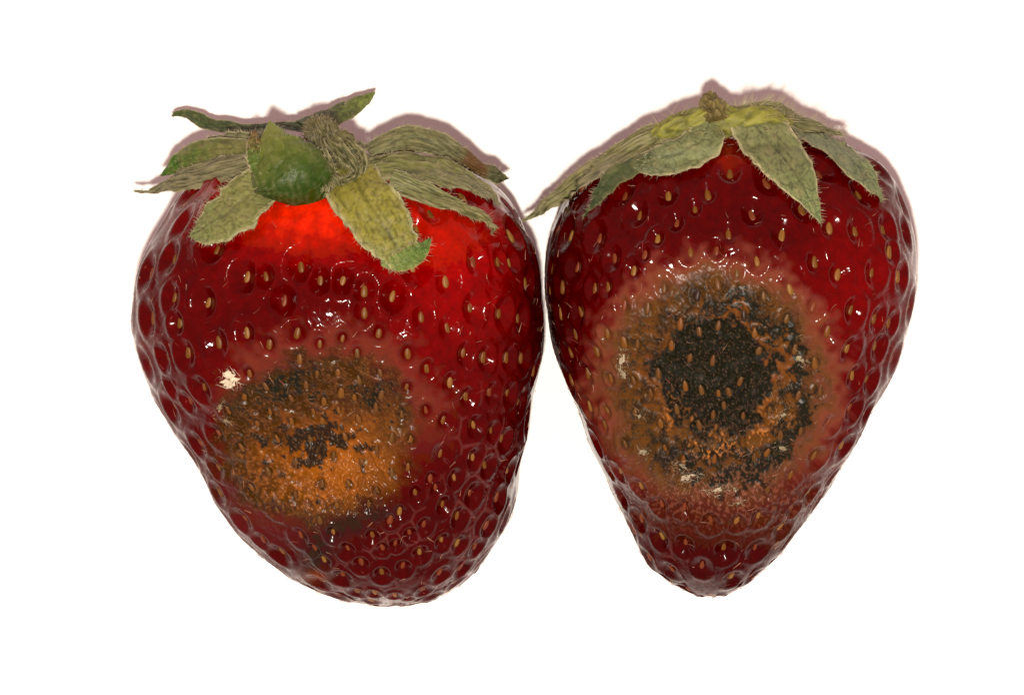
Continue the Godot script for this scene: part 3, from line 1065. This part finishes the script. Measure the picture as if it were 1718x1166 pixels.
func right_look(x: float, y: float, h: float, f1: float, f2: float, pit: float) -> Array:
	var q := un(x, y, h)
	x = q.x
	y = q.y
	var a := n_a.get_noise_2d(x, y)
	var b := n_b.get_noise_2d(x, y)
	var c := n_c.get_noise_2d(x, y)
	var d := n_d.get_noise_2d(x, y)
	var wx := x + 14.0 * n_a.get_noise_2d(x + 700.0, y) + 8.0 * n_b.get_noise_2d(x + 900.0, y) + 2.0 * n_c.get_noise_2d(x, y + 500.0)
	var wy := y + 14.0 * n_a.get_noise_2d(x, y + 700.0) + 8.0 * n_b.get_noise_2d(x, y + 900.0) + 2.0 * n_c.get_noise_2d(x + 500.0, y)
	var e := right_field(wx, wy) + 0.04 * b + 0.015 * c
	var rough := 0.135 + 0.045 * b
	var rel := 0.30 * c + 0.16 * d
	var col := Color(0.040, 0.0009, 0.0010)
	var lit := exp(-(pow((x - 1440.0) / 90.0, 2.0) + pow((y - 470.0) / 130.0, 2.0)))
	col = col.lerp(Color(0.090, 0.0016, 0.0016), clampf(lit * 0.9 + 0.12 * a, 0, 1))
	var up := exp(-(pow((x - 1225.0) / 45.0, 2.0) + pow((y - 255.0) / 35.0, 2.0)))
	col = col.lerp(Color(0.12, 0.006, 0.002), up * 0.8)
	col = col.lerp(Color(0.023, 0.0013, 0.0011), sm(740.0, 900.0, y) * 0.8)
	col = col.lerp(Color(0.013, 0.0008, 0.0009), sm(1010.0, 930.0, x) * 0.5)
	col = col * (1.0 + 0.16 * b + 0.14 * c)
	var net := 0.0
	if f2 < 5.0:
		net = sm(0.34, 0.03, f2 - f1) * sm(0.8, 1.0, f1) * sm(2.2, 1.6, f1)
	var dry := sm(0.0, 0.35, 0.15 + a) * sm(1.15, 1.4, e) * sm(700.0, 800.0, y + 0.9 * absf(x - 1220.0) - 200.0)
	col = col.lerp(Color(0.10, 0.035, 0.03), net * dry * 0.35)
	rel += net * dry * 1.0
	# pinkish margin, then brown
	var halo := sm(1.24, 0.98, e + 0.05 * a + 0.05 * b)
	var pink := Color(0.112, 0.033, 0.015).lerp(Color(0.112, 0.020, 0.015), sm(0.95, 1.2, e))
	col = col.lerp(pink, halo * 0.85 * sm(880.0, 720.0, y))
	var brown_low := exp(-(pow((x - 1240.0) / 170.0, 2.0) + pow((y - 850.0) / 60.0, 2.0)))
	col = col.lerp(Color(0.046, 0.012, 0.005), brown_low * 0.55)
	var rot := sm(1.06, 0.86, e)
	var core_r := 0.0
	if rot > 0.0:
		var r := Color(0.060, 0.024, 0.0055)
		r = r.lerp(Color(0.036, 0.016, 0.006), sm(-0.1, 0.45, b + 0.4 * c))
		r = r.lerp(Color(0.080, 0.027, 0.014), sm(0.80, 1.0, e) * 0.6)
		# dark dust over the upper brown ring
		var dust := sm(0.0, 0.4, c + 0.7 * d + 0.3 * b - 0.05) * sm(0.98, 0.75, e)
		r = r.lerp(Color(0.011, 0.009, 0.005), dust * 0.8)
		# rings round the core
		var kx := (wx - 1200.0) / 101.0
		var ky := (wy - 638.0) / 103.0
		var k := sqrt(kx * kx + ky * ky) + 0.10 * a + 0.13 * b + 0.06 * c
		var ox := (wx - 1212.0) / 128.0
		var oy := (wy - 655.0) / 140.0
		var k2 := sqrt(ox * ox + oy * oy) + 0.09 * a + 0.12 * b + 0.10 * c
		var orange := sm(1.38, 1.2, k) * sm(0.96, 1.06, k) * (0.45 + 0.55 * sm(-0.3, 0.2, n_a.get_noise_2d(wx * 1.4, wy * 1.4 + 300.0) + 0.5 * c))
		r = r.lerp(Color(0.090, 0.029, 0.0035), orange * sm(1.0, 0.55, sin(atan2(ky, kx)) * 0.9 + 0.1) * (0.55 + 0.45 * sm(-0.2, 0.3, b)))
		var band := sm(0.90, 0.98, k2) * sm(1.20, 1.08, k2)
		var ang := atan2(oy, ox)
		band *= clampf(0.70 + 0.55 * cos(ang + 0.25) + 0.35 * sm(0.4, 1.0, sin(ang)) + 0.7 * b + 0.12, 0.0, 1.0)
		r = r.lerp(Color(0.006, 0.0062, 0.0045), clampf(band * 1.25, 0, 0.95))
		# black core, crumbling into orange lace below
		var core := sm(1.06, 0.94, k)
		core_r = core
		var crumbs := sm(0.30, 0.62, c + 0.55 * d + 0.3 * n_e.get_noise_2d(x + 40.0, y))
		var lower := sm(650.0, 760.0, y)
		var lace := sm(0.02, 0.36, n_e.get_noise_2d(x, y) + 0.7 * c + 0.35 * d - 0.18 + 0.15 * lower)
		r = r.lerp(Color(0.0042, 0.0045, 0.0030), core * (1.0 - 0.55 * lace * lower) * (1.0 - 0.30 * crumbs))
		var under := exp(-(pow((wx - 1195.0) / 120.0, 2.0) + pow((wy - 768.0) / 26.0, 2.0)))
		r = r.lerp(Color(0.0065, 0.0065, 0.0045), sm(0.3, 0.6, under + 0.3 * b - 0.15) * 0.85)
		var lace2 := sm(0.14, 0.46, c + 0.5 * d + 0.5 * b) * exp(-(pow((k2 - 0.84) / 0.14, 2.0))) * sm(630.0, 720.0, y) * sm(-0.35, 0.2, n_a.get_noise_2d(wx * 1.6 + 90.0, wy * 1.6))
		r = r.lerp(Color(0.23, 0.080, 0.014), lace2 * 0.95)
		rel += lace2 * 1.6
		r = r.lerp(Color(0.010, 0.007, 0.003), 0.7 * sm(0.75, 0.35, f1))
		var fleck := sm(0.50, 0.75, d + 0.35 * c)
		r = r.lerp(Color(0.13, 0.075, 0.035), fleck * 0.3)
		col = col.lerp(r, rot)
		rough = lerpf(rough, 0.40 + 0.10 * b + 0.25 * core_r, rot)
		rel += rot * ((0.60 * c + 0.40 * d) * (0.35 + 1.2 * sm(0.0, 0.5, a + 0.5 * b)) + 1.8 * b + 2.0 * a)
	# rough pink-brown crust below
	var crust := exp(-(pow((x - 1210.0) / 150.0, 2.0) + pow((y - 830.0) / 45.0, 2.0)))
	var cr := sm(0.15, 0.5, c + 0.6 * d + 0.2 * b)
	col = col.lerp(Color(0.20, 0.075, 0.045), crust * cr * 0.4)
	rel += crust * cr * 1.2
	rough += crust * 0.12
	col.a = 1.0
	return [col, rough, rel]


func build_right() -> void:
	var b := start("strawberry_001", "right strawberry with a round black-centred rotten spot and short brown stem", Vector2(1215, 610))
	b.sec = [
		1205, 214, 1205, 214, 0, 290,
		1100, 224, 1310, 217, 88, 290,
		1012, 267, 1410, 247, 176, 290,
		957, 322, 1476, 287, 228, 290,
		928, 382, 1511, 337, 258, 291,
		916, 442, 1531, 397, 277, 292,
		916, 502, 1534, 457, 283, 292,
		927, 562, 1524, 532, 279, 288,
		947, 627, 1503, 602, 264, 282,
		972, 702, 1474, 677, 240, 274,
		1002, 772, 1444, 737, 214, 266,
		1035, 837, 1401, 812, 180, 256,
		1067, 902, 1346, 882, 142, 246,
		1097, 952, 1301, 942, 106, 240,
		1136, 982, 1263, 982, 66, 234,
		1166, 997, 1231, 999, 34, 230,
		1199, 1005, 1199, 1005, 0, 228]
	fit_rows(b)
	coarse(b)
	var seeds := seed_list([
		949, 392, 997, 395, 1102, 399, 1154, 425, 1198, 421, 1227, 391, 1023, 429, 1062, 454, 926, 454, 962, 449, 993, 488, 941, 484, 920, 485, 1115, 479, 1170, 491, 1205, 480,
		1236, 460, 937, 525, 972, 525, 1050, 514, 1087, 517, 1019, 556, 962, 561, 996, 590, 1066, 576, 1050, 571, 1139, 545, 1177, 562, 1118, 582, 955, 595, 981, 632, 1023, 638,
		1102, 630, 1199, 616, 1084, 663, 1147, 656, 1179, 663, 1206, 665, 1227, 670, 1017, 686, 1059, 693, 1217, 691, 1318, 396, 1277, 439, 1367, 436, 1328, 480, 1414, 462, 1470, 454,
		1440, 385, 1491, 384, 1511, 462, 1282, 498, 1367, 520, 1433, 521, 1472, 534, 1244, 530, 1325, 536, 1388, 558, 1425, 589, 1480, 582, 1344, 589, 1207, 552, 1373, 615, 1433, 630,
		1380, 657, 1345, 665, 1430, 685, 1271, 561, 1274, 591, 1398, 379, 1011, 716, 1048, 743, 1102, 722, 1039, 788, 1040, 836, 1074, 819, 1125, 796, 1111, 848, 1147, 854, 1071, 873,
		1108, 904, 1190, 873, 1213, 833, 1236, 873, 1150, 913, 1215, 922, 1125, 959, 1178, 953, 1230, 969, 1192, 705, 1175, 725, 1168, 760, 1199, 774, 1156, 989, 1199, 1000, 1253, 709,
		1392, 708, 1412, 746, 1344, 722, 1368, 767, 1326, 796, 1236, 726, 1295, 767, 1270, 777, 1292, 824, 1239, 824, 1330, 853, 1361, 830, 1273, 864, 1310, 887, 1267, 918, 1306, 932,
		1264, 969, 1246, 992, 1400, 803, 1123, 322, 1191, 322, 1065, 359, 1164, 348, 1045, 325, 1228, 286, 1288, 305, 1380, 277, 1259, 357, 1448, 317, 1500, 540, 1496, 420, 1460, 640,
		985, 680, 1000, 745, 1020, 790, 1090, 935, 1240, 650, 1150, 610, 1300, 690, 1130, 690, 1110, 760, 1145, 775, 1240, 760, 1310, 735, 1060, 640, 1040, 610, 1020, 480, 1085, 425, 1350, 350, 1140, 375])
	build_body(b, seeds, right_look, right_shape)
	surface_hairs(b, 800)
	for t in [[1040, 605, 10, 1.5, 1.2, 7], [1037, 630, 9, 1.6, 2.4, 8], [1078, 764, 9, 1.3, 0.2, 7], [1128, 795, 13, 1.4, 0.5, 14], [1152, 803, 12, 1.7, 0.3, 14], [1207, 822, 10, 1.3, 0.3, 10], [1230, 823, 7, 1.9, 1.9, 6], [1240, 836, 6, 1.5, 0.4, 4], [1318, 756, 8, 1.5, 2.6, 6], [1347, 607, 8, 1.7, 2.5, 9], [1070, 706, 7, 1.2, 1.3, 6], [1322, 700, 7, 1.4, 0.6, 5]]:
		tuft(b, t[0], t[1], t[2], t[3], t[4], t[5], Color(0.42, 0.36, 0.25) if t[2] > 9 else Color(0.30, 0.25, 0.16))

	var grey := Color(0.115, 0.135, 0.065)
	var pale := Color(0.30, 0.27, 0.15)
	# rear hairy shoulder of the calyx
	sepal(b, [1225, 208, 440, 20, 0.0, 1258, 196, 440, 24, 0.0, 1300, 194, 425, 25, 0.0, 1340, 206, 395, 18, 0.0, 1385, 218, 350, 9, 0.0, 1415, 226, 320, 2, 0.0],
		{"base": Color(0.11, 0.115, 0.04), "tip": Color(0.12, 0.115, 0.05), "edge": pale, "abs": true, "up": 0.9, "fibre": 0.6, "veins": 0.5, "cup": -0.5, "drape": false, "seed": 21.0, "hair": 2.6, "hair_len": 2.2})
	# long straw-coloured sepal reaching to the other berry
	sepal(b, [1150, 214, 440, 22, 0.0, 1095, 226, 430, 26, 0.0, 1040, 256, 410, 22, 0.0, 985, 292, 375, 19, 0.0, 935, 328, 340, 15, 0.0, 900, 354, 310, 8, 0.0, 878, 370, 295, 2, 0.0],
		{"base": Color(0.14, 0.14, 0.045), "tip": Color(0.20, 0.18, 0.085), "edge": pale, "abs": true, "up": 0.7, "fibre": 1.3, "veins": 0.0, "cup": -0.35, "drape": true, "seed": 22.0, "hair": 1.6})
	sepal(b, [1110, 255, 30, 16, 0.0, 1060, 278, 20, 20, 0.0, 1022, 305, 14, 19, 0.0, 1000, 332, 10, 11, 0.0, 988, 352, 8, 4, 0.0, 980, 364, 6, 1, 0.0],
		{"base": Color(0.05, 0.065, 0.02), "tip": Color(0.008, 0.030, 0.005), "edge": Color(0.12, 0.11, 0.04), "veins": 0.7, "cup": -0.2, "seed": 23.0, "hair": 0.4})
	# right-hand sepals
	sepal(b, [1300, 206, 44, 24, 0.0, 1345, 218, 26, 30, 0.0, 1390, 240, 16, 34, 0.0, 1430, 272, 10, 31, 0.0, 1458, 304, 8, 20, 0.0, 1472, 326, 6, 9, 0.0, 1478, 340, 4, 1, 0.0],
		{"base": grey, "tip": Color(0.11, 0.14, 0.06), "edge": pale, "veins": 1.3, "cup": -0.15, "seed": 24.0})
	# yellowish ring of the calyx
	hub(b, "calyx_disc", [1085, 240, 420, 8, 1120, 226, 435, 20, 1160, 216, 445, 24, 1215, 214, 448, 24, 1265, 210, 445, 22, 1300, 212, 435, 14, 1320, 216, 425, 6], Color(0.15, 0.15, 0.026), 0.16, 420, 20.0)
	sepal(b, [1248, 196, 455, 28, 0.0, 1275, 222, 470, 46, 0.0, 1306, 258, 480, 47, 0.0, 1332, 296, 490, 36, 0.0, 1352, 334, 490, 19, 0.0, 1364, 358, 490, 9, 0.0, 1371, 377, 490, 1, 0.0],
		{"base": Color(0.105, 0.115, 0.045), "tip": Color(0.105, 0.135, 0.05), "edge": pale, "abs": true, "up": 0.5, "veins": 1.4, "cup": -0.12, "seed": 25.0})
	# blunt grey sepal lying across the front
	sepal(b, [1190, 208, 470, 22, 0.0, 1180, 234, 490, 35, 0.0, 1150, 254, 495, 34, 0.0, 1115, 266, 490, 29, 0.0, 1090, 274, 480, 22, 0.0, 1074, 279, 468, 12, 0.0, 1068, 281, 460, 2, 0.0],
		{"base": Color(0.11, 0.125, 0.05), "tip": Color(0.095, 0.115, 0.06), "edge": pale, "abs": true, "up": 0.5, "veins": 1.2, "cup": -0.25, "seed": 26.0, "hair": 0.5})
	hub(b, "stem", [1192, 216, 468, 18, 1190, 204, 460, 19, 1188, 192, 440, 18, 1186, 182, 428, 17, 1184, 172, 420, 15], Color(0.105, 0.08, 0.022), 0.30, 120, 10.0)
	part("fine_hair", b.hairs.mesh(), mats.hair, b.root, "stuff")
